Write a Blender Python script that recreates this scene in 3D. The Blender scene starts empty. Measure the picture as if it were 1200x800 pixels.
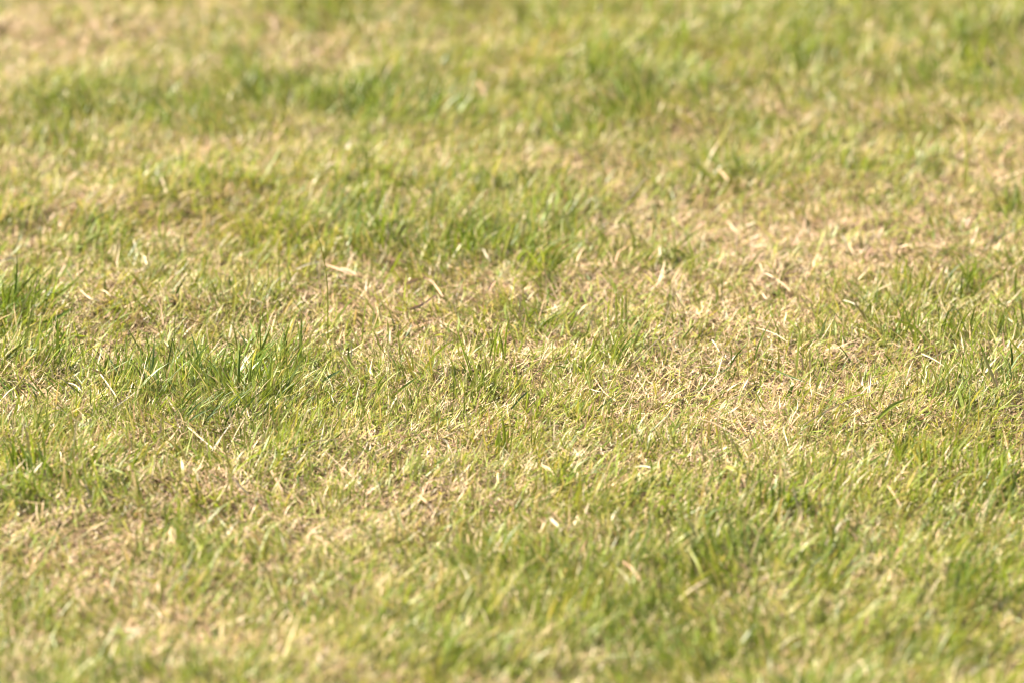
import bpy, math
import numpy as np

R = math.radians
rng = np.random.default_rng(20240611)
sc = bpy.context.scene

# ------------------------------------------------------------------ camera, sky, sun, exposure
CAM_H, PITCH, LENS = 1.8, R(17.6), 200.0
cam_d = bpy.data.cameras.new('camera')
cam = bpy.data.objects.new('camera', cam_d)
sc.collection.objects.link(cam)
cam.location = (0, 0, CAM_H)
cam.rotation_euler = (math.pi / 2 - PITCH, 0, 0)
cam_d.lens = LENS
cam_d.sensor_width = 36.0
cam_d.clip_start, cam_d.clip_end = 0.1, 6000
sc.camera = cam

SUN_EL, SUN_AZ = R(47), R(-66)        # azimuth measured from +Y (view direction) towards +X
world = bpy.data.worlds.new('World')
sc.world = world
world.use_nodes = True
nt = world.node_tree
nt.nodes.clear()
sky = nt.nodes.new('ShaderNodeTexSky')
sky.sky_type = 'NISHITA'
sky.sun_disc = False
sky.sun_elevation = SUN_EL
sky.sun_rotation = SUN_AZ
bg = nt.nodes.new('ShaderNodeBackground')
bg.inputs['Strength'].default_value = 0.05
wo = nt.nodes.new('ShaderNodeOutputWorld')
nt.links.new(sky.outputs[0], bg.inputs[0])
nt.links.new(bg.outputs[0], wo.inputs[0])

sun_d = bpy.data.lights.new('sun', 'SUN')
sun_d.energy = 5.0
sun_d.angle = R(0.5)
sun_d.color = (1.0, 0.925, 0.79)
sun = bpy.data.objects.new('sun', sun_d)
sc.collection.objects.link(sun)
sun.location = (-3, 8, 9)
sun.rotation_euler = (math.pi / 2 - SUN_EL, 0, math.pi - SUN_AZ)

vs = sc.view_settings
vs.view_transform = 'Standard'
vs.look = 'None'
vs.gamma = 1
vs.use_curve_mapping = False
vs.exposure = 2.2
sc.cycles.max_bounces = 10
sc.cycles.diffuse_bounces = 3
sc.cycles.transmission_bounces = 6
sc.cycles.use_denoising = True
sc.cycles.filter_width = 1.0

# ------------------------------------------------------------------ pixels of the 1200 x 800 photograph to rays
F_PX = LENS / 36.0 * 1200
FWD = np.array([0, math.cos(PITCH), -math.sin(PITCH)])
UP = np.array([0, math.sin(PITCH), math.cos(PITCH)])
RIGHT = np.array([1.0, 0, 0])
CAM = np.array([0, 0, CAM_H])


def ray(px, py):
    d = FWD + (px - 600) / F_PX * RIGHT - (py - 400) / F_PX * UP
    return d


def to_pixel(x, y, z=0.0):
    v = np.stack([x, y, np.full_like(x, -CAM_H) + z], -1)
    dep = v @ FWD
    return 600 + F_PX * (v @ RIGHT) / dep, 400 - F_PX * (v @ UP) / dep


# ------------------------------------------------------------------ smooth noise and terrain
_LAT = {}


def vnoise(x, y, cell, seed):
    """value noise in -1..1"""
    if seed not in _LAT:
        _LAT[seed] = np.random.default_rng(seed).uniform(-1, 1, (256, 256))
    lat = _LAT[seed]
    u, v = np.asarray(x) / cell + 37.3, np.asarray(y) / cell + 11.7
    iu, iv = np.floor(u).astype(int), np.floor(v).astype(int)
    fu, fv = u - iu, v - iv
    fu, fv = fu * fu * (3 - 2 * fu), fv * fv * (3 - 2 * fv)
    g = lambda a, b: lat[a % 256, b % 256]
    return (g(iu, iv) * (1 - fu) * (1 - fv) + g(iu + 1, iv) * fu * (1 - fv)
            + g(iu, iv + 1) * (1 - fu) * fv + g(iu + 1, iv + 1) * fu * fv)


def terr(x, y):
    x, y = np.asarray(x, float), np.asarray(y, float)
    fade = np.clip((1.25 - np.hypot(x / 1.0, (y - 6.2) / 2.1)) * 4, 0, 1)
    return fade * (0.010 * vnoise(x, y, 0.34, 1) + 0.0055 * vnoise(x, y, 0.12, 2) + 0.003 * vnoise(x, y, 0.045, 3))


def ground_at(px, py, h=0.0):
    d = ray(px, py)
    z = 0.0
    for _ in range(6):
        p = CAM + d * ((z + h - CAM_H) / d[2])
        z = float(terr(p[0], p[1]))
    return p


FOCUS = float((ground_at(600, 462, 0.015) - CAM) @ FWD)
cam_d.dof.use_dof = True
cam_d.dof.focus_distance = FOCUS
cam_d.dof.aperture_fstop = 3.9

# green / parched patches of the turf, seen in the photograph: centre, radii (pixels), weight
PATCH = [
    (70, 55, 160, 50, -1.0), (330, 40, 130, 45, -.4), (450, 75, 90, 40, -.35), (500, 350, 110, 30, -.5),
    (960, 290, 190, 48, -1.25), (840, 362, 130, 32, -.55), (690, 450, 150, 30, -.12), (120, 415, 50, 22, -.8),
    (280, 585, 140, 30, -.5), (90, 620, 110, 44, -.3), (190, 720, 160, 56, -.2), (450, 545, 120, 28, -.4),
    (740, 545, 90, 26, -.5), (870, 440, 110, 24, -.15), (850, 545, 110, 24, -.2), (390, 385, 70, 26, -.6),
    (60, 262, 90, 26, -.35), (570, 195, 90, 26, -.4), (700, 290, 70, 24, -.35), (20, 470, 40, 26, -.5),
    (640, 405, 60, 18, -.35), (170, 170, 90, 26, -.35), (850, 165, 90, 26, -.25), (1130, 195, 90, 30, -.3),
    (1000, 470, 60, 20, -.4), (1090, 430, 34, 16, -.4), (540, 590, 80, 26, -.3), (770, 600, 70, 24, -.3),
    (330, 640, 120, 40, -.2), (1060, 640, 60, 26, -.3),
    (150, 115, 170, 40, .55), (400, 115, 110, 34, .7), (460, 150, 70, 26, .5), (1080, 45, 240, 60, .95), (260, 118, 270, 34, .4),
    (610, 70, 150, 60, .4), (780, 100, 140, 40, .45), (660, 150, 80, 40, .5), (560, 262, 150, 44, .7),
    (360, 285, 120, 34, .55), (230, 452, 170, 48, .9), (330, 470, 90, 40, .5), (20, 350, 60, 48, .7),
    (1100, 352, 140, 46, .7), (1165, 420, 90, 60, .5), (640, 368, 66, 22, .6), (690, 408, 56, 20, .45),
    (900, 730, 380, 100, .75), (620, 690, 170, 80, .5), (1100, 590, 150, 70, .6), (935, 590, 60, 36, .6),
    (50, 535, 70, 40, .6), (280, 550, 70, 30, .3), (1090, 505, 140, 40, .4), (590, 515, 40, 40, .5),
    (430, 440, 60, 30, .4), (50, 450, 70, 40, .35), (100, 180, 90, 40, .25), (1000, 190, 100, 36, .35),
    (820, 650, 90, 60, .5), (640, 540, 60, 40, .4),
]


G_PATCH = [None]


def greenness(x, y):
    if G_PATCH[0] is not None:
        return np.clip(G_PATCH[0] + .2 * vnoise(x, y, .055, 12) + .1 * vnoise(x, y, .16, 11), .12, 1.05)
    px, py = to_pixel(np.asarray(x, float), np.asarray(y, float))
    g = np.full(px.shape, 0.54)
    for cx, cy, rx, ry, w in PATCH:
        g += (0.46 if w > 0 else 0.47) * w * np.exp(-(((px - cx) / rx) ** 2 + ((py - cy) / ry) ** 2))
    g += 0.09 * vnoise(x, y, 0.16, 11) + 0.22 * vnoise(x, y, 0.055, 12) + 0.10 * vnoise(x, y, 0.8, 13)
    return np.clip(g, 0.12, 1.05)


# ------------------------------------------------------------------ materials
def blade_material(name, transl, rough, spec=0.35):
    m = bpy.data.materials.new(name)
    m.use_nodes = True
    t = m.node_tree
    t.nodes.clear()
    out = t.nodes.new('ShaderNodeOutputMaterial')
    mix = t.nodes.new('ShaderNodeMixShader')
    pb = t.nodes.new('ShaderNodeBsdfPrincipled')
    tr = t.nodes.new('ShaderNodeBsdfTranslucent')
    at = t.nodes.new('ShaderNodeAttribute')
    at.attribute_name = 'col'
    nz = t.nodes.new('ShaderNodeTexNoise')
    tc = t.nodes.new('ShaderNodeNewGeometry')
    nz.inputs['Scale'].default_value = 420
    nz.inputs['Detail'].default_value = 2
    t.links.new(tc.outputs['Position'], nz.inputs['Vector'])
    mr = t.nodes.new('ShaderNodeMapRange')
    mr.inputs['From Min'].default_value, mr.inputs['From Max'].default_value = .3, .7
    mr.inputs['To Min'].default_value, mr.inputs['To Max'].default_value = .78, 1.18
    t.links.new(nz.outputs[0], mr.inputs[0])
    vm = t.nodes.new('ShaderNodeVectorMath')
    vm.operation = 'SCALE'
    t.links.new(at.outputs['Color'], vm.inputs[0])
    t.links.new(mr.outputs[0], vm.inputs['Scale'])
    t.links.new(vm.outputs[0], pb.inputs['Base Color'])
    gm = t.nodes.new('ShaderNodeVectorMath')
    gm.operation = 'MULTIPLY'
    gm.inputs[1].default_value = (1.15, 1.1, 0.7)
    t.links.new(vm.outputs[0], gm.inputs[0])
    t.links.new(gm.outputs[0], tr.inputs['Color'])
    pb.inputs['Roughness'].default_value = rough
    pb.inputs['Specular IOR Level'].default_value = spec
    mix.inputs[0].default_value = transl
    t.links.new(pb.outputs[0], mix.inputs[1])
    t.links.new(tr.outputs[0], mix.inputs[2])
    t.links.new(mix.outputs[0], out.inputs[0])
    return m


M_GREEN = blade_material('living_blade', 0.40, 0.42, 0.25)
M_DRY = blade_material('dry_blade', 0.16, 0.5, 0.3)


def ground_material():
    m = bpy.data.materials.new('turf_soil')
    m.use_nodes = True
    t = m.node_tree
    pb = t.nodes['Principled BSDF']
    pb.inputs['Roughness'].default_value = 0.95
    pb.inputs['Specular IOR Level'].default_value = 0.1
    geo = t.nodes.new('ShaderNodeNewGeometry')

    def noise(scale, det=6):
        n = t.nodes.new('ShaderNodeTexNoise')
        n.inputs['Scale'].default_value = scale
        n.inputs['Detail'].default_value = det
        t.links.new(geo.outputs['Position'], n.inputs['Vector'])
        return n
    fine, mid, big = noise(160), noise(9), noise(0.6)
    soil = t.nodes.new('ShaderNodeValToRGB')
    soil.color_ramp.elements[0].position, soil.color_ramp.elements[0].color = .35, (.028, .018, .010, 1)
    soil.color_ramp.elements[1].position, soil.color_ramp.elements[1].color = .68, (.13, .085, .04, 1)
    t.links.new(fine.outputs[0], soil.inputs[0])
    far = t.nodes.new('ShaderNodeValToRGB')      # lawn, blades too far off to tell apart; shade between them put into the colour
    far.color_ramp.elements[0].position, far.color_ramp.elements[0].color = .38, (.058, .070, .012, 1)
    far.color_ramp.elements[1].position, far.color_ramp.elements[1].color = .62, (.165, .125, .048, 1)
    add = t.nodes.new('ShaderNodeMix')
    add.data_type = 'FLOAT'
    add.inputs[0].default_value = .5
    t.links.new(mid.outputs[0], add.inputs[2])
    t.links.new(big.outputs[0], add.inputs[3])
    t.links.new(add.outputs[0], far.inputs[0])
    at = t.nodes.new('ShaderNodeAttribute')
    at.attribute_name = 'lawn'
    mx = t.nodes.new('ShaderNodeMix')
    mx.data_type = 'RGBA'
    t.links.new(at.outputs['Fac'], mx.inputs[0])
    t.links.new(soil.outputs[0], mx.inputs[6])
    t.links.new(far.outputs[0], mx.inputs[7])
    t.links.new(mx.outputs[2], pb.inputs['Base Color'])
    bp = t.nodes.new('ShaderNodeBump')
    bp.inputs['Strength'].default_value = .8
    bp.inputs['Distance'].default_value = .004
    t.links.new(fine.outputs[0], bp.inputs['Height'])
    t.links.new(bp.outputs[0], pb.inputs['Normal'])
    return m


# ------------------------------------------------------------------ ground: one sheet out to the horizon
def axis(lo, hi, step, far):
    a = list(np.arange(lo, hi + 1e-6, step))
    out, s, v = [], step, hi
    while v < far:
        s *= 1.5
        v += s
        out.append(v)
    left, s, v = [], step, lo
    while v > -far:
        s *= 1.5
        v -= s
        left.append(v)
    return np.array(left[::-1] + a + out)


gx, gy = axis(-1.5, 1.5, .03, 3000), axis(3.0, 9.6, .03, 3000)
GX, GY = np.meshgrid(gx, gy)
gv = np.stack([GX.ravel(), GY.ravel(), terr(GX.ravel(), GY.ravel())], -1)
nx, ny = len(gx), len(gy)
ii, jj = np.meshgrid(np.arange(nx - 1), np.arange(ny - 1))
q = (jj * nx + ii).ravel()
quads = np.stack([q, q + 1, q + nx + 1, q + nx], -1)


def mesh_from(name, verts, quads=None, tris=None, smooth=True):
    me = bpy.data.meshes.new(name)
    nq = 0 if quads is None else len(quads)
    ntr = 0 if tris is None else len(tris)
    me.vertices.add(len(verts))
    me.vertices.foreach_set('co', np.ascontiguousarray(verts, np.float32).ravel())
    loops = np.concatenate([a.ravel() for a in (quads, tris) if a is not None and len(a)]).astype(np.int32)
    me.loops.add(len(loops))
    me.loops.foreach_set('vertex_index', loops)
    start = np.concatenate([np.arange(nq) * 4, nq * 4 + np.arange(ntr) * 3]).astype(np.int32)
    me.polygons.add(nq + ntr)
    me.polygons.foreach_set('loop_start', start)
    me.polygons.foreach_set('use_smooth', np.full(nq + ntr, smooth))
    me.update(calc_edges=True)
    return me


def set_col(me, cols, name='col'):
    a = me.attributes.new(name, 'FLOAT_COLOR', 'POINT')
    c = np.ones((len(cols), 4), np.float32)
    c[:, :3] = cols
    a.data.foreach_set('color', c.ravel())


def link(name, me, mat, parent=None, loc=None):
    o = bpy.data.objects.new(name, me)
    if me is not None:
        me.materials.append(mat)
    sc.collection.objects.link(o)
    if parent is not None:
        o.parent = parent
    if loc is not None:
        o.location = loc
    return o


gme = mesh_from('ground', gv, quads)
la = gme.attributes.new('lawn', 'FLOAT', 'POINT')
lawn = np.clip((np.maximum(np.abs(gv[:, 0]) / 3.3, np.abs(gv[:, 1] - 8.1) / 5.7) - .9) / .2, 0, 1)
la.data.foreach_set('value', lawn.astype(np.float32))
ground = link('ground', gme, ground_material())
ground['kind'] = 'structure'

# ------------------------------------------------------------------ blade fields
PAL = {k: np.array(v) for k, v in dict(
    green=(.105, .150, .016), lime=(.200, .242, .031), yellow=(.31, .27, .062), blue=(.10, .155, .052), dark=(.05, .083, .013),
    straw=(.46, .318, .175), pale=(.54, .42, .265), white=(.56, .48, .34), tan=(.44, .268, .16), brown=(.115, .066, .034),
    grey=(.30, .26, .18)).items()}


def pick(n, names, w):
    w = np.array(w, float)
    a = rng.choice(len(names), n, p=w / w.sum())
    b = rng.choice(len(names), n, p=w / w.sum())
    base = np.stack([PAL[k] for k in names])
    f = rng.uniform(0, .45, (n, 1))
    c = base[a] * (1 - f) + base[b] * f
    return c * rng.uniform(.78, 1.2, (n, 1))


def build_blades(P, az, tilt, curve, L, W, S, cb, ct, roll=0.5, side=0.25, blunt=0.0):
    """ribbons of S segments: base P, heading az, tilt from upright, added curve, length, width, base and tip colour"""
    n = len(P)
    prof = {2: [.8, 1.0], 3: [.75, 1.0, .78], 4: [.7, 1.0, .92, .62]}[S]
    pos = P.copy()
    faz = az + rng.normal(0, roll, n)
    sc_ = rng.normal(0, side, n)
    tw = rng.normal(0, .7, n)
    rows, cols = [], []
    for i in range(S + 1):
        t = i / S
        th = tilt + curve * t
        a = az + sc_ * t
        d = np.stack([np.sin(th) * np.cos(a), np.sin(th) * np.sin(a), np.cos(th)], -1)
        c = cb * (1 - t) + ct * t
        if i < S:
            fa = faz + tw * t
            w0 = np.stack([-np.sin(fa), np.cos(fa), np.zeros(n)], -1)
            w0 -= d * (w0 * d).sum(-1, keepdims=True)
            w0 /= np.linalg.norm(w0, axis=-1, keepdims=True) + 1e-6
            w = w0 * (W * prof[i] * .5)[:, None]
            rows += [pos - w, pos + w]
            cols += [c, c]
        else:
            rows.append(pos)
            cols.append(c)
        pos = pos + d * (L / S)[:, None]
    V = np.stack(rows, 1)
    C = np.stack(cols, 1)
    k = 2 * S + 1
    V = V.reshape(-1, 3)
    V[:, 2] = np.maximum(V[:, 2], terr(V[:, 0], V[:, 1]) + .0004)
    b = np.arange(n)[:, None] * k
    Q = np.concatenate([b + np.array([[2 * i, 2 * i + 1, 2 * i + 3, 2 * i + 2]]) for i in range(S - 1)])
    T = b + np.array([[2 * S - 2, 2 * S - 1, 2 * S]])
    return V, C.reshape(-1, 3), Q, T


class Field:
    def __init__(self):
        self.v, self.c, self.q, self.t, self.n = [], [], [], [], 0
        self.m, self.mat = [], 0

    def add(self, V, C, Q, T):
        self.v.append(V); self.c.append(C); self.q.append(Q + self.n); self.t.append(T + self.n)
        self.n += len(V)
        self.m.append((self.mat, len(Q), len(T)))

    def build(self, name, mat):
        me = mesh_from(name, np.concatenate(self.v), np.concatenate(self.q), np.concatenate(self.t))
        set_col(me, np.concatenate(self.c))
        return link(name, me, mat)


CELL = .3                              # the photographed turf is sown cell by cell; unlike cells repeat round it
_fx, _fy = np.meshgrid(np.linspace(-30, 1230, 90), np.linspace(-25, 840, 120))
_t = CAM_H / -(FWD[2] - (_fy - 400) / F_PX * UP[2])
_gx, _gy = (_fx - 600) / F_PX * _t, (FWD[1] - (_fy - 400) / F_PX * UP[1]) * _t
SEEN = set(zip(np.floor(_gx / CELL).astype(int).ravel().tolist(), np.floor(_gy / CELL).astype(int).ravel().tolist()))
SEEN_LIST = np.array(sorted(SEEN))


def scatter_core(density):
    """random points over the photographed stretch of turf"""
    n = int(density * CELL * CELL * len(SEEN_LIST))
    c = SEEN_LIST[rng.integers(0, len(SEEN_LIST), n)]
    p = (c + rng.uniform(0, 1, (n, 2))) * CELL
    return p[:, 0], p[:, 1]


def scatter_cell(ox, oy):
    def scat(density):
        n = int(density * CELL * CELL)
        return ox + rng.uniform(0, CELL, n), oy + rng.uniform(0, CELL, n)
    return scat


def lean_field(x, y):
    return 1.2 + 1.9 * vnoise(x, y, .24, 21) + 1.7 * vnoise(x, y, .07, 22)


def P3(x, y, h=0):
    return np.stack([x, y, terr(x, y) + h], -1)


def thatch(F, x, y, ws=1.0, ls=1.0):
    n = len(x)
    g = greenness(x, y)
    # mats of dead stems: clumps of a shared heading so that the litter is not even noise
    az = rng.uniform(0, 2 * math.pi, n) * .6 + .4 * math.pi * vnoise(x, y, .02, 31)
    lump = .5 + .5 * vnoise(x, y, .035, 32)
    h = rng.uniform(0, 1, n) ** 1.3 * (.004 + .011 * lump)
    tilt = np.clip(rng.normal(R(76), R(10), n) + np.clip(g, 0, 1) * rng.normal(0, R(17), n), R(20), R(104))
    L = rng.lognormal(math.log(.0125), .42, n) * ls
    W = rng.lognormal(math.log(.00082), .34, n) * ws
    cb = pick(n, ['straw', 'pale', 'white', 'tan', 'brown', 'grey', 'yellow'], [.39, .13, .02, .23, .14, .03, .06])
    tone = vnoise(x, y, .10, 33)[:, None]
    cb *= 1 + .14 * tone
    cb *= np.array([1.0, 1.0, 1.0]) + np.clip(g - .4, 0, .6)[:, None] * np.array([-.30, -.10, -.35])
    ct = cb * rng.uniform(.85, 1.15, (n, 1))
    F.add(*build_blades(P3(x, y, h), az, tilt, rng.normal(0, .42, n), L, W, 2, cb, ct, roll=.6, side=.6))


def stubble(F, x, y, ws=1.0):
    """mown dead blades still standing"""
    n = len(x)
    az = lean_field(x, y) + rng.normal(0, 1.1, n)
    tilt = np.abs(rng.normal(R(34), R(20), n))
    L = rng.lognormal(math.log(.020), .35, n)
    W = rng.lognormal(math.log(.00135), .28, n) * ws
    cb = pick(n, ['straw', 'pale', 'tan', 'yellow', 'white'], [.4, .25, .15, .15, .05])
    F.add(*build_blades(P3(x, y, .002), az, tilt, rng.normal(.45, .5, n), L, W, 3, cb * .92, cb * rng.uniform(.9, 1.2, (n, 1)), roll=.7, side=.4))


def living(F, x, y, g, length=.0205, ws=1.0, S=3):
    n = len(x)
    az = lean_field(x, y) + rng.normal(0, 1.05, n)
    tilt = np.abs(rng.normal(R(30), R(17), n))
    lc = .5 + .5 * vnoise(x, y, .06, 41)
    L = rng.lognormal(math.log(length), .40, n) * (.72 + .5 * np.clip(g, 0, 1)) * (.75 + .5 * lc)
    W = rng.lognormal(math.log(.00122), .34, n) * ws
    # coarser and finer grasses grow in drifts
    sp = vnoise(x, y, .075, 42) + .6 * vnoise(x, y, .03, 43)
    W *= np.clip(1.0 + .55 * sp, .6, 1.7)
    L = np.minimum(L * np.clip(1.0 + .35 * sp, .7, 1.45), .062)
    W = np.minimum(W, .0034)
    cb = pick(n, ['green', 'lime', 'yellow', 'blue', 'dark'], [.30, .40, .16, .06, .08])
    cb *= 1 + np.clip(sp, -1, 1)[:, None] * np.array([-.20, -.06, -.02])
    # parched patches hold yellower blades, lush ones greener
    f = np.clip(.75 - g, 0, .6)[:, None] * rng.uniform(.2, 1, (n, 1))
    cb = cb * (1 - f) + PAL['yellow'] * f
    dry = rng.uniform(0, 1, n) < (.14 + .25 * np.clip(.6 - g, 0, .6))
    ct = cb * rng.uniform(.95, 1.25, (n, 1))
    ct[dry] = pick(int(dry.sum()), ['straw', 'pale', 'tan'], [.5, .35, .15])
    cbase = cb * .75 + PAL['yellow'] * .25
    F.add(*build_blades(P3(x, y, .001), az, tilt, rng.normal(.55, .45, n), L, W, S, cbase, ct, roll=.8, side=.35))


def clippings(F, x, y, ws=1.0):
    """green blades pressed flat into the mat"""
    n = len(x)
    az = lean_field(x, y) + rng.normal(0, 1.4, n)
    tilt = np.clip(rng.normal(R(70), R(14), n), R(30), R(98))
    cb = pick(n, ['green', 'lime', 'yellow', 'dark'], [.25, .4, .3, .05])
    F.add(*build_blades(P3(x, y, rng.uniform(.002, .013, n)), az, tilt, rng.normal(.1, .4, n), rng.lognormal(math.log(.018), .4, n),
                        rng.lognormal(math.log(.0013), .3, n) * ws, 2, cb, cb * rng.uniform(.9, 1.3, (n, 1)), roll=.6, side=.5))


def clumped(density, per, spread, scat, gpow):
    cx, cy = scat(density / per)
    g = greenness(cx, cy)
    k = rng.uniform(0, 1, len(cx)) < np.clip(g, 0, 1) ** gpow
    cx, cy, g = cx[k], cy[k], g[k]
    m = rng.poisson(per, len(cx))
    x = np.repeat(cx, m) + rng.normal(0, spread, m.sum())
    y = np.repeat(cy, m) + rng.normal(0, spread, m.sum())
    return x, y, np.repeat(g, m)


def hollows(x, y):
    """small gaps opened in the mat so that dark soil adds contrast"""
    h = .6 * vnoise(x, y, .022, 51) + .5 * vnoise(x, y, .011, 52)
    k = rng.uniform(0, 1, len(x)) < np.clip(1.0 + (h + .03) * 3.0, .03, 1)
    return x[k], y[k]


def sow_dry(F, scat):
    x, y = hollows(*scat(104000))
    thatch(F, x, y)
    x, y = scat(5500)
    thatch(F, x, y, 1.2, 1.8)
    x, y = scat(9500)
    k = rng.uniform(0, 1, len(x)) < .2 + .8 * greenness(x, y)
    stubble(F, x[k], y[k])


def sow_green(F, scat):
    x, y, g = clumped(48000, 6, .011, scat, 1.0)
    living(F, x, y, g)
    x, y, g = clumped(4500, 8, .010, scat, 2.0)
    living(F, x, y, g, .038, 1.15, 4)
    x, y = scat(30000)
    k = rng.uniform(0, 1, len(x)) < .25 + .75 * greenness(x, y)
    clippings(F, x[k], y[k])


litter = Field()
sow_dry(litter, scatter_core)
lit = litter.build('dry_grass', M_DRY)
lit['kind'] = 'stuff'
lit['label'] = 'straw coloured matted dead grass and clippings covering the mown turf'
lit['category'] = 'dry grass'

lush = Field()
sow_green(lush, scatter_core)
gr = lush.build('grass', M_GREEN)
gr['kind'] = 'stuff'
gr['label'] = 'short mown green grass growing in patches through the dead straw'
gr['category'] = 'grass'

# the lawn goes on around: the same turf in cells that share a few meshes
around = bpy.data.objects.new('lawn', None)
sc.collection.objects.link(around)
around['kind'] = 'stuff'
around['label'] = 'mown half parched lawn going on around the photographed stretch of turf'
around['category'] = 'lawn'
LEVELS = [.26, .38, .46, .54, .62, .76]
cells = []
for i, lv in enumerate(LEVELS):
    G_PATCH[0] = lv
    F = Field()
    ox, oy = 90 + 1.7 * i, 40.0
    sow_dry(F, scatter_cell(ox, oy))
    F.mat = 1
    sow_green(F, scatter_cell(ox, oy))
    V = np.concatenate(F.v) - np.array([ox + CELL / 2, oy + CELL / 2, 0])
    me = mesh_from('turf', V, np.concatenate(F.q), np.concatenate(F.t))
    set_col(me, np.concatenate(F.c))
    me.materials.append(M_DRY)
    me.materials.append(M_GREEN)
    mi = np.concatenate([np.full(q_, m_) for m_, q_, t_ in F.m] + [np.full(t_, m_) for m_, q_, t_ in F.m])
    me.polygons.foreach_set('material_index', mi.astype(np.int32))
    cells.append(me)
G_PATCH[0] = None
for cx in range(-11, 11):
    for cy in range(8, 46):
        if (cx, cy) in SEEN:
            continue
        wx, wy = (cx + .5) * CELL, (cy + .5) * CELL
        g = float(greenness(np.array([wx]), np.array([wy]))[0]) + .07 * rng.normal()
        o = bpy.data.objects.new('turf', cells[int(np.argmin(np.abs(np.array(LEVELS) - g)))])
        sc.collection.objects.link(o)
        o.parent = around
        o.location = (wx, wy, float(terr(wx, wy)))
        o.rotation_euler = (0, 0, int(rng.integers(0, 4)) * math.pi / 2)

# ------------------------------------------------------------------ single blades, stems, straws and tufts one can pick out
def smooth_path(pts, n):
    pts = np.asarray(pts, float)
    if len(pts) == 2:
        mid = pts.mean(0) + np.array([0, 0, np.linalg.norm(pts[1] - pts[0]) * rng.uniform(.02, .07)])
        pts = np.stack([pts[0], mid, pts[1]])
    ext = np.concatenate([[2 * pts[0] - pts[1]], pts, [2 * pts[-1] - pts[-2]]])
    out = []
    m = len(pts) - 1
    for u in np.linspace(0, m, n):
        i = min(int(u), m - 1)
        t = u - i
        a, b, c, d = ext[i:i + 4]
        out.append(.5 * (2 * b + (c - a) * t + (2 * a - 5 * b + 4 * c - d) * t * t + (3 * b - a - 3 * c + d) * t ** 3))
    return np.array(out)


def leaf_mesh(path, width, cb, ct, roll, kind):
    """folded leaf: five edges across a V or a curl; stems are closed tubes"""
    n = len(path)
    tan = np.gradient(path, axis=0)
    tan /= np.linalg.norm(tan, axis=1, keepdims=True) + 1e-9
    V, C = [], []
    if kind == 'stem':
        k = 6
        for i in range(n):
            t = i / (n - 1)
            a = np.cross(tan[i], [0.3, 1, 0.2]); a /= np.linalg.norm(a)
            b = np.cross(tan[i], a)
            r_ = width * .5 * (1.0 - .45 * t) * (1.3 if i in (n // 3, 2 * n // 3) else 1)
            for j in range(k):
                an = j / k * 2 * math.pi
                V.append(path[i] + r_ * (math.cos(an) * a + math.sin(an) * b))
                C.append(cb * (1 - t) + ct * t)
        Q = [[i * k + j, i * k + (j + 1) % k, (i + 1) * k + (j + 1) % k, (i + 1) * k + j] for i in range(n - 1) for j in range(k)]
        V.append(path[-1] + tan[-1] * width)
        C.append(ct)
        T = [[(n - 1) * k + j, (n - 1) * k + (j + 1) % k, n * k] for j in range(k)]
        return np.array(V), np.array(C), np.array(Q), np.array(T)
    fold = {'blade': .32, 'straw': .45, 'leaf': .22}[kind]
    off = np.array([-1, -.5, 0, .5, 1])
    for i in range(n):
        t = i / (n - 1)
        if kind == 'straw':
            w = width * .5 * (1 - .25 * t) * (.55 if i in (0, n - 1) else 1)
        elif kind == 'leaf':
            w = width * .5 * (.25 + .95 * math.sin(math.pi * (.12 + .82 * t)))
        else:
            w = width * .5 * (.75 + .5 * t if t < .35 else 1.0 - max(0, (t - .45) / .55) ** 1.6 * .93)
        view = CAM - path[i]
        view /= np.linalg.norm(view)
        nrm = view * math.cos(roll) + np.cross(tan[i], view) * math.sin(roll) + np.array([0, 0, .35])
        side = np.cross(tan[i], nrm); side /= np.linalg.norm(side) + 1e-9
        up = np.cross(side, tan[i])
        for o in off:
            V.append(path[i] + side * o * w + up * (abs(o) ** 1.5) * w * fold)
            c = cb * (1 - t) + ct * t
            C.append(c * (.86 if o == 0 else 1.0) * (1 + .05 * math.sin(9 * t + o * 3)))
    Q = [[i * 5 + j, i * 5 + j + 1, i * 5 + j + 6, i * 5 + j + 5] for i in range(n - 1) for j in range(4)]
    return np.array(V), np.array(C), np.array(Q), None


def px_path(pts, lying, lean=None):
    """photo pixels to a path: the first one stands on the turf, the rest rise from it or lie on the mat"""
    if lying:
        out = [ground_at(px, py, .017 + (.003 if 0 < i < len(pts) - 1 else 0)) for i, (px, py) in enumerate(pts)]
        return np.array(out)
    base = ground_at(*pts[0], .004)
    lean = rng.uniform(-.25, .25) if lean is None else lean
    out = [base]
    for px, py in pts[1:]:
        d = ray(px, py)
        # plane through the base, upright across the view, leaning away or towards it
        y = base[1]
        for _ in range(5):
            p = CAM + d * (y / d[1])
            y = base[1] + lean * max(p[2] - base[2], 0)
        out.append(p)
    return np.array(out)


def single(name, kind, col, wpx, pts, lying, label, cat, group=None, parent=None, lean=None, roll=None):
    path = px_path(pts, lying, lean)
    dist = np.linalg.norm(path[0] - CAM)
    cb, ct = (PAL[c] for c in (col if isinstance(col, tuple) else (col, col)))
    j = rng.uniform(.72, .95) if kind == 'straw' else rng.uniform(.9, 1.12)
    pth = smooth_path(path, 11)
    V, C, Q, T = leaf_mesh(pth, wpx * dist / F_PX, cb * j, ct * j, rng.uniform(-.6, .6) if roll is None else roll, kind)
    V[:, 2] = np.maximum(V[:, 2], terr(V[:, 0], V[:, 1]) + .0006)
    origin = path[0].copy()
    me = mesh_from(name, V - origin, Q, T)
    set_col(me, C)
    dryish = (col[0] if isinstance(col, tuple) else col) in ('straw', 'pale', 'white', 'tan', 'brown', 'grey')
    o = link(name, me, M_DRY if dryish else M_GREEN, parent, origin)
    if label:
        o['label'], o['category'] = label, cat
    if group:
        o['group'] = group
    return o


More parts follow.
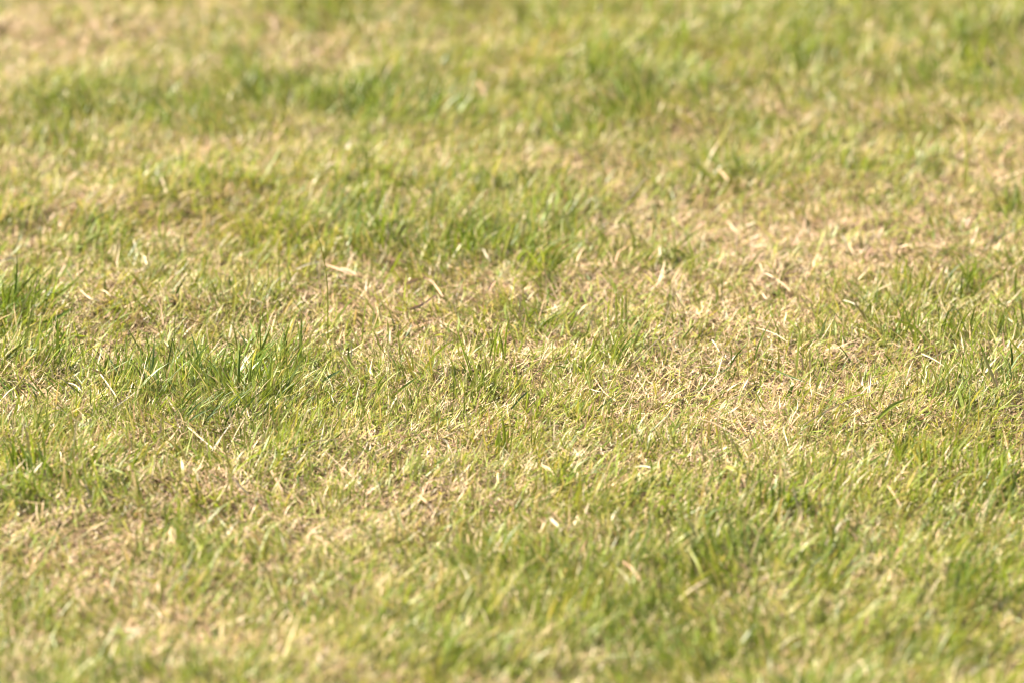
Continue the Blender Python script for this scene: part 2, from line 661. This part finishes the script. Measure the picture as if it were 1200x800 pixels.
def S_(pts, label, w=2.0, col='pale', up=False, group=None, lean=None):
    return single('dry_straw', 'straw', col, w * .85, pts, not up, label, 'straw', group, lean=lean)


def B_(pts, label, w=2.4, col='green', lie=False, group=None, lean=None, kind='blade'):
    return single('grass_shoot', kind, col, w, pts, lie, label, 'grass shoot', group, lean=lean)


def D_(pts, label, w=5, col='tan', group=None):
    return single('dead_leaf', 'straw', 'straw' if col == 'pale' else col, w * .72, pts, True, label, 'dead leaf', group)


# -- straws and dead leaves lying on the mat
S_([(345, 317), (378, 307)], 'bright flat pale straw lying crosswise against the tall bare seed stem', 3.2, 'white')
S_([(339, 334), (349, 319)], 'short pale straw propped at the end of the bright crosswise straw', 2.2)
D_([(381, 310), (398, 316), (416, 323)], 'tan flattened dead blade lying just past the tall bare seed stem', 4, 'tan')
S_([(0, 307), (19, 303)], 'grey white straw lying level behind the tall upright blade with folded tip', 3.4, 'white')
S_([(42, 357), (46, 340)], 'thin white straw standing near the forked dark green shoot', 1.6, 'white', True)
S_([(24, 286), (27, 298), (31, 309)], 'thin tan straw hanging off the tall blade with folded tip', 1.5, 'straw', True)
S_([(94, 340), (104, 349), (117, 353)], 'curved pale straw sagging below the long light green blade', 2.4)
S_([(119, 340), (130, 347)], 'short stout straw beside a small dark upright blade', 2.2)
S_([(205, 322), (216, 315)], 'stubby white straw above a dark slanting blade', 2.2, 'white')
S_([(268, 364), (262, 350), (259, 334)], 'wavy pale straw rising from the thatch in the greener strip', 1.8, 'pale', True)
S_([(292, 350), (307, 355)], 'pale straw lying level between short green blades', 2.2)
D_([(472, 335), (487, 328), (502, 327), (511, 337), (519, 348)], 'tan dead blade bent into an arch over parched thatch', 4.5, 'tan')
D_([(479, 363), (495, 357), (512, 346)], 'broad tan dead leaf lying under the arched dead blade', 5, 'tan')
S_([(431, 356), (439, 341), (447, 324)], 'thin pale straw leaning over a parched spot, as straight as a needle', 1.5, 'pale', True)
S_([(524, 343), (527, 362)], 'short white straw standing near the arched tan dead blade', 2, 'white', True)
D_([(573, 341), (581, 329)], 'small folded tan leaf scrap among light green blades', 6, 'tan')
D_([(399, 314), (418, 322)], 'tan scrap of flat dead blade lying behind the tall bare seed stem', 3.5, 'straw')
S_([(399, 335), (408, 335)], 'stub of white straw lying beside the tall bare seed stem', 2.8, 'white')
S_([(566, 292), (570, 300), (575, 306)], 'white curled straw gleaming in a shaded hollow between long blades', 2.4, 'white')  # its glint is painted as white straw colour
S_([(690, 287), (725, 248), (741, 228), (756, 209)], 'long pale straw leaning up from the slanting light green tuft', 2.6, ('yellow', 'white'), True, lean=.5)  # white towards the tip: bright glints put into the colour
S_([(790, 346), (801, 337)], 'short pale straw lying on parched thatch beside a leaning one', 2)
S_([(785, 356), (788, 334)], 'pale straw leaning upright on the parched thatch', 1.8, 'pale', True)
S_([(887, 328), (896, 321), (905, 325), (910, 329)], 'pale straw bent into a hook on the bare parched patch', 3, 'pale')
S_([(908, 327), (917, 333), (926, 342)], 'tan straw continuing from the hooked straw on the parched patch', 2.8, 'straw')
S_([(878, 383), (874, 362), (868, 335)], 'upright yellowed straw with a drooping tip on the parched patch', 2, ('yellow', 'pale'), True)
S_([(870, 311), (878, 299)], 'stubby pale straw slanting up behind the hooked straw', 2.2)
S_([(893, 344), (898, 350), (905, 351)], 'small curled straw below the hooked straw', 1.8)
S_([(1013, 304), (1022, 289)], 'plump pink tan straw on the bare parched patch', 3.2, 'tan')
S_([(1099, 315), (1107, 309), (1116, 308)], 'pale bent straw at the foot of a standing green clump', 2.4)
S_([(1100, 182), (1112, 206)], 'tan straw leaning among tall out of focus blades', 2.6, 'straw', True)
S_([(710, 187), (714, 165), (719, 132)], 'thin upright straw with a gleaming white foot in green turf', 2.6, ('white', 'yellow'), True)  # white foot is a glint painted into the straw
S_([(664, 241), (659, 210)], 'tan straw leaning upright over the slanting light green tuft', 2.6, 'tan', True)
D_([(839, 198), (853, 211)], 'short tan dead blade lying in soft yellowish turf', 4.5, 'straw')
S_([(48, 428), (55, 418), (62, 405)], 'pale straw slanting between flattened grey green blades', 1.8)
S_([(61, 440), (63, 414)], 'yellow straw standing upright between flattened grey green blades', 2, ('yellow', 'pale'), True)
S_([(113, 432), (125, 448), (137, 465)], 'straight pale straw lying aslant below the bare brown hollow', 2.2)
S_([(132, 478), (148, 467), (161, 457)], 'white gleaming straw lying beside the big dark green tuft', 2, 'white')  # white glint given as the colour of the whole straw
S_([(80, 448), (97, 459)], 'short white straw between flattened blades near the bare hollow', 1.8, 'white')
S_([(55, 462), (56, 477), (61, 488)], 'pale straw with a kinked foot standing in flattened blades', 2.2, 'pale', True)
S_([(283, 397), (297, 413)], 'pale straw lying aslant above the big dark green tuft', 2)
S_([(287, 413), (292, 430)], 'thin white straw dropping into the big dark green tuft', 1.6, 'white')
S_([(315, 376), (312, 398)], 'stout yellow straw standing over thin dark stems', 2.6, ('pale', 'yellow'))
S_([(384, 458), (391, 471)], 'white straw scrap over a dark gap in the thatch', 1.8, 'white')
S_([(740, 425), (758, 410), (776, 393)], 'long thin pale straw lying across dark thatch beside green shoots', 1.5)
S_([(703, 470), (708, 452), (706, 440)], 'white straw sticking up from a star of broken straws', 1.6, 'white', True)
S_([(690, 455), (706, 458), (724, 449)], 'pale straw in a star of broken straws', 1.6)
S_([(697, 443), (707, 458), (722, 470)], 'tan straw crossing a star of broken straws', 1.6, 'straw')
S_([(834, 398), (843, 412)], 'white straw crossing yellow thatch near thin dark stems', 1.6, 'white')
S_([(828, 413), (838, 397), (836, 385)], 'pale forked straw standing on yellow thatch', 1.5, 'pale', True)
S_([(944, 496), (970, 480), (1001, 467)], 'long pale straw lying slantwise through short green clippings', 2.2)
S_([(880, 383), (905, 390), (922, 400)], 'long thin straw lying over the yellow parched thatch', 1.5)
S_([(1085, 422), (1098, 416), (1112, 409)], 'pale straw in a pinkish nest of broken straws', 1.7)
S_([(1080, 414), (1095, 421), (1110, 431)], 'thin white straw crossing a pinkish nest of broken straws', 1.5, 'white')
S_([(1188, 414), (1201, 397)], 'stout white straw leaning on a dark blade', 2.6, 'white')
S_([(1104, 374), (1120, 363)], 'white glossy straw lying over lush light green grass', 2, 'white')
S_([(988, 352), (1000, 356), (1007, 362)], 'short white straw beside a dark stem on the edge of the lush grass', 2.2, 'white')
S_([(1012, 448), (1035, 440)], 'thin pale straw lying flat in a heap of straws', 1.6)
S_([(1005, 465), (1030, 447)], 'white straw sloping across a heap of straws', 1.6, 'white')
S_([(87, 541), (87, 515), (90, 494)], 'tall white straw standing upright among tangled blades', 2.2, 'white', True)
D_([(94, 562), (100, 568), (108, 570)], 'pale tan dead leaf scrap lying under tangled blades', 5, 'pale')
S_([(248, 528), (258, 513), (271, 495)], 'white straw making an X with another below the big tuft', 2, 'white')
S_([(220, 500), (234, 512), (249, 525)], 'pale straw making an X with a white one below the big tuft', 2.2)
S_([(210, 566), (227, 551)], 'yellowish straw lying on the brown edge of parched thatch', 2.4, 'straw')
S_([(340, 527), (358, 519), (378, 515), (401, 514)], 'long arched pale straw lying over brown thatch', 2)
S_([(317, 551), (324, 563), (331, 576)], 'plump pinkish straw lying in soft brown thatch', 3.4, 'tan')
S_([(410, 546), (424, 530), (431, 517)], 'pale straw crossing a green blade like an X', 2.6, ('straw', 'white'))
S_([(502, 563), (522, 558), (546, 553)], 'pale tan straw lying level in parched thatch', 2.4, 'straw')
S_([(557, 536), (565, 516)], 'straight tan straw leaning in the parched thatch', 2.4, 'straw', True)
D_([(555, 514), (566, 501)], 'broad pale straw scrap beside the light green shoot', 4, 'pale')
S_([(469, 602), (478, 597), (488, 587)], 'blurred pale straw over a dark hollow, meeting another', 3)
S_([(490, 580), (498, 587), (506, 593)], 'blurred straw above the pair over a dark hollow', 3, 'straw')
S_([(512, 603), (527, 595)], 'blurred creamy straw lying beside a dark hollow', 3.2)
D_([(634, 545), (642, 548), (649, 556)], 'creamy dead leaf lying beside a brown hollow', 5, 'pale')
S_([(743, 546), (766, 548)], 'pinkish white straw lying over a dark hole in the thatch', 2.6, 'white')
S_([(771, 548), (773, 537), (783, 529), (799, 526)], 'tan straw curving round the dark hole in the thatch', 2.6, 'straw')
S_([(707, 552), (714, 574), (721, 592)], 'tan straw leaning beside the dark hole in the thatch', 2.6, 'tan', True)
S_([(645, 607), (658, 621)], 'short thick white straw lying in blurred green turf', 3.4, 'white')
S_([(942, 619), (936, 597), (929, 570)], 'tall straw with a white tip beside broad green blades', 3, ('straw', 'white'), True)
S_([(986, 561), (982, 541), (973, 521)], 'thin straw standing above broad green blades', 2.2, 'straw', True)
S_([(976, 628), (990, 608)], 'grey green straw leaning at the foot of a bright blade', 3, 'grey')
S_([(1037, 546), (1043, 530), (1052, 511)], 'pale greenish straw with a rounded foot lying in green turf', 3, ('white', 'yellow'))
S_([(1062, 536), (1060, 512)], 'straight white straw standing beside the rounded greenish straw', 2.8, 'white', True)
S_([(1040, 568), (1047, 578), (1056, 593)], 'tan straw leaning in blurred turf below the rounded greenish straw', 3.2, 'straw')
S_([(1064, 722), (1076, 700), (1088, 679)], 'blurred long grey straw leaning up from green turf', 4, 'grey', True)
S_([(1052, 764), (1065, 748)], 'blurred short grey straw in bright green turf', 4, 'grey')
S_([(1004, 771), (1012, 779), (1016, 792)], 'blurred pale straw bent over in bright green turf', 4, 'pale')
S_([(1134, 791), (1161, 776)], 'blurred white straw lying nearly level in bright green turf', 4, 'white')
S_([(651, 800), (655, 775), (657, 750)], 'blurred broad pale straw standing in the bright turf', 5, 'pale', True)
S_([(683, 722), (691, 714)], 'blurred white straw stub gleaming in bright turf', 5, 'white')
S_([(730, 657), (741, 667), (751, 681)], 'blurred pinkish straw lying beside a pale green blade', 4, 'tan')
S_([(963, 644), (986, 611)], 'blurred pale straw leaning against a yellowish upright blade', 4, ('grey', 'white'), True)
S_([(117, 156), (126, 143), (134, 131)], 'blurred tan straw leaning over the dim green band', 3, 'straw', True)
S_([(142, 196), (147, 182), (151, 169)], 'blurred tan straw standing on a brown patch past the dim green band', 3, 'straw', True)
S_([(234, 180), (233, 148)], 'blurred pale straw standing straight past the dim green band', 3, ('yellow', 'pale'), True)
S_([(195, 226), (187, 207)], 'blurred pale straw stub over brown thatch', 3, 'pale')
S_([(203, 262), (208, 246), (222, 231)], 'pale straw kinked halfway, standing by a green upright stem', 2.6, 'pale', True)
S_([(230, 275), (242, 257)], 'pale straw leaning over soft green turf near the kinked one', 2.6, 'straw')
S_([(405, 176), (412, 167)], 'blurred white straw stub on dim green turf', 3.5, 'white')
S_([(558, 95), (570, 118)], 'blurred pinkish straw lying in bright far turf', 4, 'tan')

# -- green blades and stems
o = single('seed_stalk', 'stem', ('lime', 'yellow'), 1.7, [(384, 410), (384, 375), (384, 342), (381, 312), (375, 285), (366, 264)], False,
           'tall bare green seed stem bending over, taller than all grass around', 'seed stalk', lean=.1)
B_([(12, 374), (19, 330), (20, 296)], 'tall upright dark blade standing under a folded pale tip', 2.6, 'dark')
B_([(16, 298), (22, 281), (29, 260)], 'folded blade tip, white below and light green above', 3.2, ('white', 'lime'))
B_([(52, 353), (57, 336), (64, 311)], 'upright prong of a forked dark green shoot', 2.2, 'dark')
B_([(57, 338), (46, 322), (31, 308)], 'sideways prong of a forked dark green shoot', 2.4, 'dark', lean=0.)
B_([(45, 363), (62, 350), (80, 337), (101, 317)], 'long light green blade leaning beside the forked shoot', 3.4, 'lime')
B_([(48, 379), (68, 372), (88, 359)], 'broad dark green blade lying at the foot of the forked shoot', 5, 'green', True)
B_([(124, 353), (123, 337), (124, 320)], 'short dark blade standing near the curved sagging straw', 2.2, 'dark')
B_([(187, 288), (187, 260), (189, 233)], 'thin green stem standing straight in soft turf', 2.4, 'green')
B_([(201, 353), (210, 338), (218, 322)], 'dark slanting blade under a stubby white straw', 2.6, 'dark')
B_([(540, 281), (560, 264), (580, 247)], 'long pale blade leaning over soft green turf', 3.2, ('lime', 'pale'))
B_([(558, 296), (573, 277), (597, 265)], 'pale bent blade next to a broad yellow green one', 2.6, 'yellow')
B_([(587, 312), (592, 290), (601, 260)], 'broad yellow green blade standing over a shaded hollow', 4, ('yellow', 'lime'))
B_([(455, 324), (464, 308), (474, 289)], 'light green blade leaning behind the needle straw', 3, 'lime')
B_([(745, 349), (741, 334)], 'short stubby dark green leaf on yellow parched thatch', 3.6, 'green')
B_([(846, 352), (846, 338), (847, 323)], 'almost black thin stem standing on the parched patch', 1.8, 'dark')
B_([(1010, 298), (1007, 266)], 'thin dark blade upright on the bare parched patch', 2.0, 'dark')
B_([(1094, 276), (1090, 262), (1085, 248)], 'thin dark blade tilted back over pale turf', 2.2, 'dark')
B_([(1104, 301), (1118, 288)], 'thin dark blade slanting out above a bent pale straw', 1.6, 'dark', True)
B_([(1164, 284), (1180, 267), (1191, 240)], 'long dark blade with a whitish tip leaning over pale turf', 2.4, ('dark', 'pale'))
B_([(1138, 339), (1129, 318), (1117, 297)], 'broad light green blade tilted back over the lush clump', 3.6, 'lime')
B_([(1055, 325), (1062, 310), (1055, 295)], 'light green blade bent near a plump pink tan straw', 2.6, 'lime')
B_([(1175, 302), (1170, 288)], 'shorter of two dark stems at the rim of the lush clump', 1.8, 'dark')
B_([(1184, 312), (1177, 289)], 'taller of two dark stems at the rim of the lush clump', 1.8, 'dark')
B_([(1190, 354), (1190, 318)], 'deep green blade standing straight in the lush clump', 2.6, 'green')
B_([(1132, 226), (1133, 190), (1130, 151), (1118, 136), (1104, 127)], 'tall blade bent over at the top with a broad creamy end', 4, ('lime', 'pale'))
B_([(147, 434), (148, 412), (148, 391)], 'dark blade standing straight at the edge of the bare brown hollow', 2.6, 'green')
B_([(148, 413), (137, 411), (125, 412)], 'short dark blade pointing sideways out over the bare brown hollow', 2.6, 'green', lean=0.)
B_([(154, 441), (154, 413)], 'short upright blade beside the dark one at the bare hollow', 2.2, 'green')
B_([(172, 433), (174, 412), (171, 390)], 'upright dark blade in a thin stand before the big tuft', 2.6, 'green')
B_([(173, 452), (179, 425), (181, 392)], 'long blue green blade standing at the edge of the big tuft', 2.8, 'blue')
B_([(184, 464), (185, 445), (181, 428)], 'blue green blade half sunk in the big tuft', 2.6, 'blue')
B_([(186, 434), (198, 425), (215, 416)], 'bluish blade leaning out above the big tuft', 2.8, 'blue')
B_([(118, 407), (132, 426), (143, 446)], 'thin dark stalk crossing the bare brown hollow', 1.4, 'dark', True)
B_([(136, 460), (153, 455), (173, 457)], 'light green blade lying level beside the white gleaming straw', 2.2, 'green', True)
B_([(268, 442), (271, 424), (272, 404)], 'dark stiff blade standing out of the big tuft', 3, 'green')
B_([(270, 433), (288, 410)], 'thin dark blade branching from a stiff one in the big tuft', 1.8, 'dark')
B_([(279, 450), (299, 430), (321, 411)], 'long dark blade leaning out of the big tuft', 2.4, 'green')
B_([(317, 475), (334, 459), (354, 443)], 'broad dark green blade leaning beyond the big tuft', 3.4, 'green')
B_([(376, 448), (388, 440), (402, 432)], 'broad deep green blade lying over a dark gap', 4, 'dark', True)
B_([(341, 401), (347, 371)], 'thin dark stem standing on the parched strip by the big tuft', 1.8, 'dark')
B_([(374, 497), (373, 475), (371, 453)], 'pale green blade standing in grey thatch below a dark gap', 2.6, 'lime')
B_([(413, 476), (411, 458), (404, 438)], 'thin pale green blade standing near a deep green lying one', 2, 'lime')
B_([(455, 402), (454, 371)], 'thin olive stem upright on tan thatch', 1.8, 'green')
B_([(463, 389), (460, 376), (456, 365)], 'curved dark stem beside an olive one on tan thatch', 1.8, 'dark')
B_([(555, 451), (548, 438), (535, 416)], 'lower arm of a narrow dark V of two stems on pale thatch', 1.8, 'dark')
B_([(556, 450), (548, 427), (539, 398), (533, 377)], 'taller arm of a narrow dark V of two stems on pale thatch', 2, 'green')
B_([(461, 463), (476, 451), (493, 439)], 'dark green blade lying flat on pale thatch', 2.8, 'green', True)
B_([(399, 479), (412, 469), (426, 461)], 'long dark blade lying in the grassy edge of pale thatch', 2.4, 'green', True)
B_([(461, 399), (469, 389), (479, 379)], 'light green blade leaning over tan thatch', 2.2, 'lime')
B_([(685, 411), (686, 391)], 'short thick dark blade standing straight in pale thatch', 3, 'blue')
B_([(700, 481), (715, 468), (742, 452)], 'long blade lying aslant on thatch, dark at one end', 2.6, ('dark', 'lime'), True)
B_([(599, 479), (610, 466), (623, 455)], 'dark blade lying on grey thatch', 2.2, 'dark', True)
B_([(769, 473), (768, 458), (766, 443)], 'yellow green shoot standing alone on pale thatch', 2.8, 'yellow')
B_([(850, 441), (861, 419), (877, 401)], 'thin dark stem curving up from yellow thatch', 1.8, 'dark')
B_([(858, 447), (865, 424)], 'short dark stem beside a curving one on yellow thatch', 2, 'dark')
B_([(841, 437), (852, 432), (858, 426)], 'small dark bent stem at the foot of the curving one', 1.8, 'dark', True)
B_([(882, 430), (890, 402), (907, 369)], 'tall thin green stem leaning over yellow thatch', 2.2, 'green')
B_([(887, 438), (893, 419)], 'short dark shoot at the foot of the tall leaning stem', 2, 'dark')
B_([(900, 437), (907, 416)], 'short green shoot beside a lying dark stalk', 2, 'green')
B_([(903, 431), (924, 440), (949, 449)], 'dark stalk lying across yellow thatch', 1.8, 'dark', True)
B_([(967, 437), (959, 420)], 'short black green stem tilted back on pale thatch', 2.2, 'dark')
B_([(1000, 429), (992, 416), (981, 402)], 'thin dark stem tilted back on the rim of the green stand', 2, 'dark')
B_([(799, 396), (807, 388), (815, 378)], 'dark green blade slanting over tan thatch', 2.4, 'dark')
B_([(1163, 437), (1155, 419), (1147, 399)], 'shaded dark side of a folded blade tilted back above its pale part', 3.2, 'dark')  # shading on one side of the fold put into its colour
B_([(1169, 460), (1165, 445), (1155, 420), (1149, 408)], 'pale lower part and bright side of the folded blade with a shaded side', 4, ('pale', 'lime'))  # same folded blade; its brighter side is painted as lighter colour
B_([(1186, 443), (1186, 420), (1184, 400)], 'dark blade upright with a stout white straw leaning on it', 2.8, 'dark')
B_([(1088, 390), (1087, 364)], 'thin dark blade upright in lush light green grass', 2, 'green')
B_([(1047, 429), (1035, 413)], 'dark bent blade at the rim of a straw heap', 2.2, 'dark')
B_([(1110, 448), (1103, 427)], 'thin dark blade standing in the pinkish nest of straws', 2, 'dark')
B_([(1028, 491), (1046, 475), (1069, 464)], 'broad light green blade lying slantwise by a straw heap', 5, 'lime', True)
B_([(15, 550), (15, 530), (16, 508)], 'broad dark green blade upright beside a leaning one', 3.6, 'green')
B_([(35, 557), (26, 540), (18, 523)], 'broad dark green blade leaning onto an upright one', 3.4, 'dark')
B_([(62, 570), (60, 552), (49, 538), (39, 518)], 'broad grey green blade bent at the knee near tangled blades', 4, ('green', 'lime'))
B_([(110, 538), (130, 520), (151, 502)], 'long light green blade leaning out of tangled grass', 2.4, 'lime')
B_([(110, 543), (140, 552), (157, 561)], 'light green blade lying level under tangled grass', 2.6, 'lime', True)
B_([(443, 549), (430, 530), (407, 514)], 'green blade crossing a pale straw like an X', 2.6, 'lime')
B_([(505, 546), (515, 541), (527, 534)], 'short green blade lying on parched thatch', 2.6, 'green', True)
B_([(591, 533), (591, 505), (587, 483)], 'broad light green blade standing straight beside pale thatch', 4, 'lime')
B_([(658, 537), (661, 528), (665, 518)], 'broad bright green leaf tip standing by a brown hollow', 4.5, 'lime')
B_([(729, 582), (740, 578), (751, 577)], 'bright green leaf lying level below the dark hole', 5, 'lime', True, kind='leaf')
B_([(851, 546), (860, 549), (871, 554)], 'flat yellow leaf lying across brown straws', 4.5, 'yellow', True)
B_([(878, 555), (878, 534)], 'short deep green blade standing among brown straws', 3, 'green')
B_([(975, 630), (973, 602), (979, 574)], 'bright yellow green blade standing tall over blurred straw', 4, 'lime')
B_([(1013, 549), (1029, 536), (1041, 527)], 'deep green blade lying beside the rounded greenish straw', 3.4, 'green', True)
B_([(1150, 557), (1153, 535), (1156, 511)], 'broad light blade standing tall in thick green turf', 4, 'lime')
B_([(1107, 520), (1104, 497)], 'dark narrow blade upright over thick green turf', 2.8, 'dark')
B_([(1084, 557), (1081, 540), (1078, 518)], 'deep green broad blade upright in thick turf', 3.4, 'green')
B_([(719, 664), (730, 672), (739, 684)], 'blurred pale green blade lying beside a pinkish straw', 4, ('lime', 'white'), True)
B_([(976, 652), (974, 625), (970, 598)], 'blurred yellowish blade standing by a pale leaning straw', 3.6, 'yellow')


# -- tufts: each one plant with its own blades
def tuft(px, py, rx, n, hpx, lean_px, cols, w, label, spread=1.0, ry=6):
    root = link('grass_tuft', None, None, None, ground_at(px, py))
    root['label'], root['category'] = label, 'grass tuft'
    loc = np.array(root.location)
    for i in range(n):
        bx, by = px + rng.normal(0, rx * .5), py + rng.normal(0, ry * .5)
        h = hpx * rng.uniform(.5, 1.15)
        dx = lean_px * h / hpx + rng.normal(0, .28 * hpx * spread)
        mx, my = bx + dx * rng.uniform(.25, .45), by - h * rng.uniform(.5, .62)
        o = single('blade', 'blade', cols[i % len(cols)], w * rng.uniform(.6, 1.05), [(bx, by), (mx, my), (bx + dx, by - h)], False,
                   None, None, parent=root, lean=rng.uniform(-.6, .5), roll=rng.uniform(-1.0, 1.0))
        o.location = np.array(o.location) - loc


tuft(22, 372, 40, 18, 46, 4, ['green', 'lime', 'dark', 'green'], 2.6, 'tall green tuft around the forked dark shoot', .9)
tuft(172, 440, 48, 18, 34, 5, ['green', 'green', 'lime', 'blue'], 2.3, 'thin stand of upright blades beside the bare brown hollow', .7)
tuft(222, 488, 76, 50, 30, 24, ['green', 'lime', 'green', 'blue', 'dark'], 2.4, 'big dark green tuft with all blades leaning one way', .6, 16)
tuft(300, 486, 60, 38, 30, 22, ['green', 'lime', 'green', 'dark'], 2.4, 'dense dark tuft growing next to the biggest leaning tuft', .6, 14)
tuft(330, 452, 36, 18, 28, 18, ['lime', 'green'], 2.2, 'small light tuft below the pale straw and thin dark stem', .7, 8)
tuft(618, 318, 34, 26, 40, 34, ['lime', 'green', 'lime', 'yellow'], 2.8, 'light green tuft of long blades slanting over soft turf', .6, 10)
tuft(640, 388, 40, 22, 24, 20, ['green', 'lime', 'lime'], 2.6, 'low bright green tuft lying over in parched thatch', .7, 6)
tuft(698, 428, 30, 16, 34, 18, ['green', 'lime'], 2.2, 'sparse leaning tuft on pale thatch near the short thick blade', .6, 8)
tuft(581, 428, 12, 9, 50, 2, ['lime', 'green'], 2.4, 'narrow upright tuft near the dark V of stems', .35)
tuft(726, 384, 14, 9, 44, 0, ['green', 'lime', 'pale'], 2.4, 'narrow upright tuft at the edge of the parched patch', .4)
tuft(545, 300, 46, 24, 42, 6, ['lime', 'green', 'green'], 2.8, 'soft bright green tuft behind the arched dead blade', .9, 12)
tuft(350, 300, 50, 20, 30, 8, ['lime', 'green', 'yellow'], 2.6, 'low soft tuft behind the bright crosswise straw', .9, 10)
tuft(1062, 345, 34, 20, 40, 6, ['lime', 'green', 'yellow'], 2.4, 'light clump growing out of the parched patch edge', .8, 8)
tuft(1130, 352, 40, 28, 42, 8, ['lime', 'green', 'lime', 'dark'], 2.4, 'lush light green clump with a tilted broad blade', .8, 10)
tuft(1090, 398, 50, 30, 36, 8, ['lime', 'green', 'lime'], 2.4, 'wide lush clump below the white glossy straw', .8, 12)
tuft(1180, 396, 30, 18, 44, 6, ['lime', 'green'], 2.4, 'lush clump behind the dark blade with leaning straw', .8, 10)
tuft(925, 470, 16, 10, 16, 2, ['green', 'dark'], 3.4, 'tiny dark tuft of stubby leaves in yellow thatch', 1.0, 5)
tuft(925, 602, 34, 24, 44, 12, ['green', 'lime', 'green'], 4, 'clump of broad green blades beside the white tipped straw', .8, 12)
tuft(24, 560, 32, 20, 46, -8, ['green', 'lime', 'blue'], 3, 'clump of broad dark blades crossing each other', .8, 10)
tuft(140, 548, 46, 24, 30, 18, ['lime', 'green', 'yellow'], 2.4, 'tangled light green tuft by the tall white straw', .9, 12)
tuft(1090, 552, 46, 30, 42, 2, ['lime', 'green', 'yellow'], 3, 'thick green clump past the straight white straw', .8, 12)
tuft(1160, 560, 34, 22, 44, 2, ['lime', 'green'], 3, 'thick green clump around the broad light blade', .8, 12)
tuft(592, 532, 18, 10, 36, 2, ['lime', 'green'], 3, 'small light green shoot cluster beside pale thatch', .6, 6)
tuft(430, 470, 26, 14, 26, 16, ['green', 'lime'], 2.2, 'small dark tuft beside grey pale thatch', .8, 8)
tuft(50, 470, 60, 30, 28, -18, ['blue', 'grey', 'green', 'lime'], 2.2, 'flattened grey green tuft leaning towards the bare hollow', .7, 12)
tuft(830, 690, 46, 18, 42, -14, ['lime', 'green'], 3.2, 'blurred deep green tuft leaning beside brown straw', .8, 14)
tuft(1140, 700, 50, 30, 60, 6, ['lime', 'green', 'blue'], 4, 'blurred pale green clump of long blades', .8, 14)
tuft(640, 720, 60, 30, 52, 8, ['lime', 'yellow', 'green'], 4, 'blurred bright clump around a broad pale straw', .9, 16)
tuft(700, 160, 40, 22, 34, 6, ['green', 'lime'], 3, 'blurred tuft around the straw with a gleaming white foot', .8, 10)
tuft(380, 132, 46, 26, 32, 4, ['green', 'dark', 'lime'], 3.2, 'blurred dim green tuft beside pale far straw', .8, 10)
tuft(1150, 90, 60, 30, 44, -10, ['green', 'lime', 'dark'], 3.4, 'blurred deep green clump of long far blades', .8, 14)
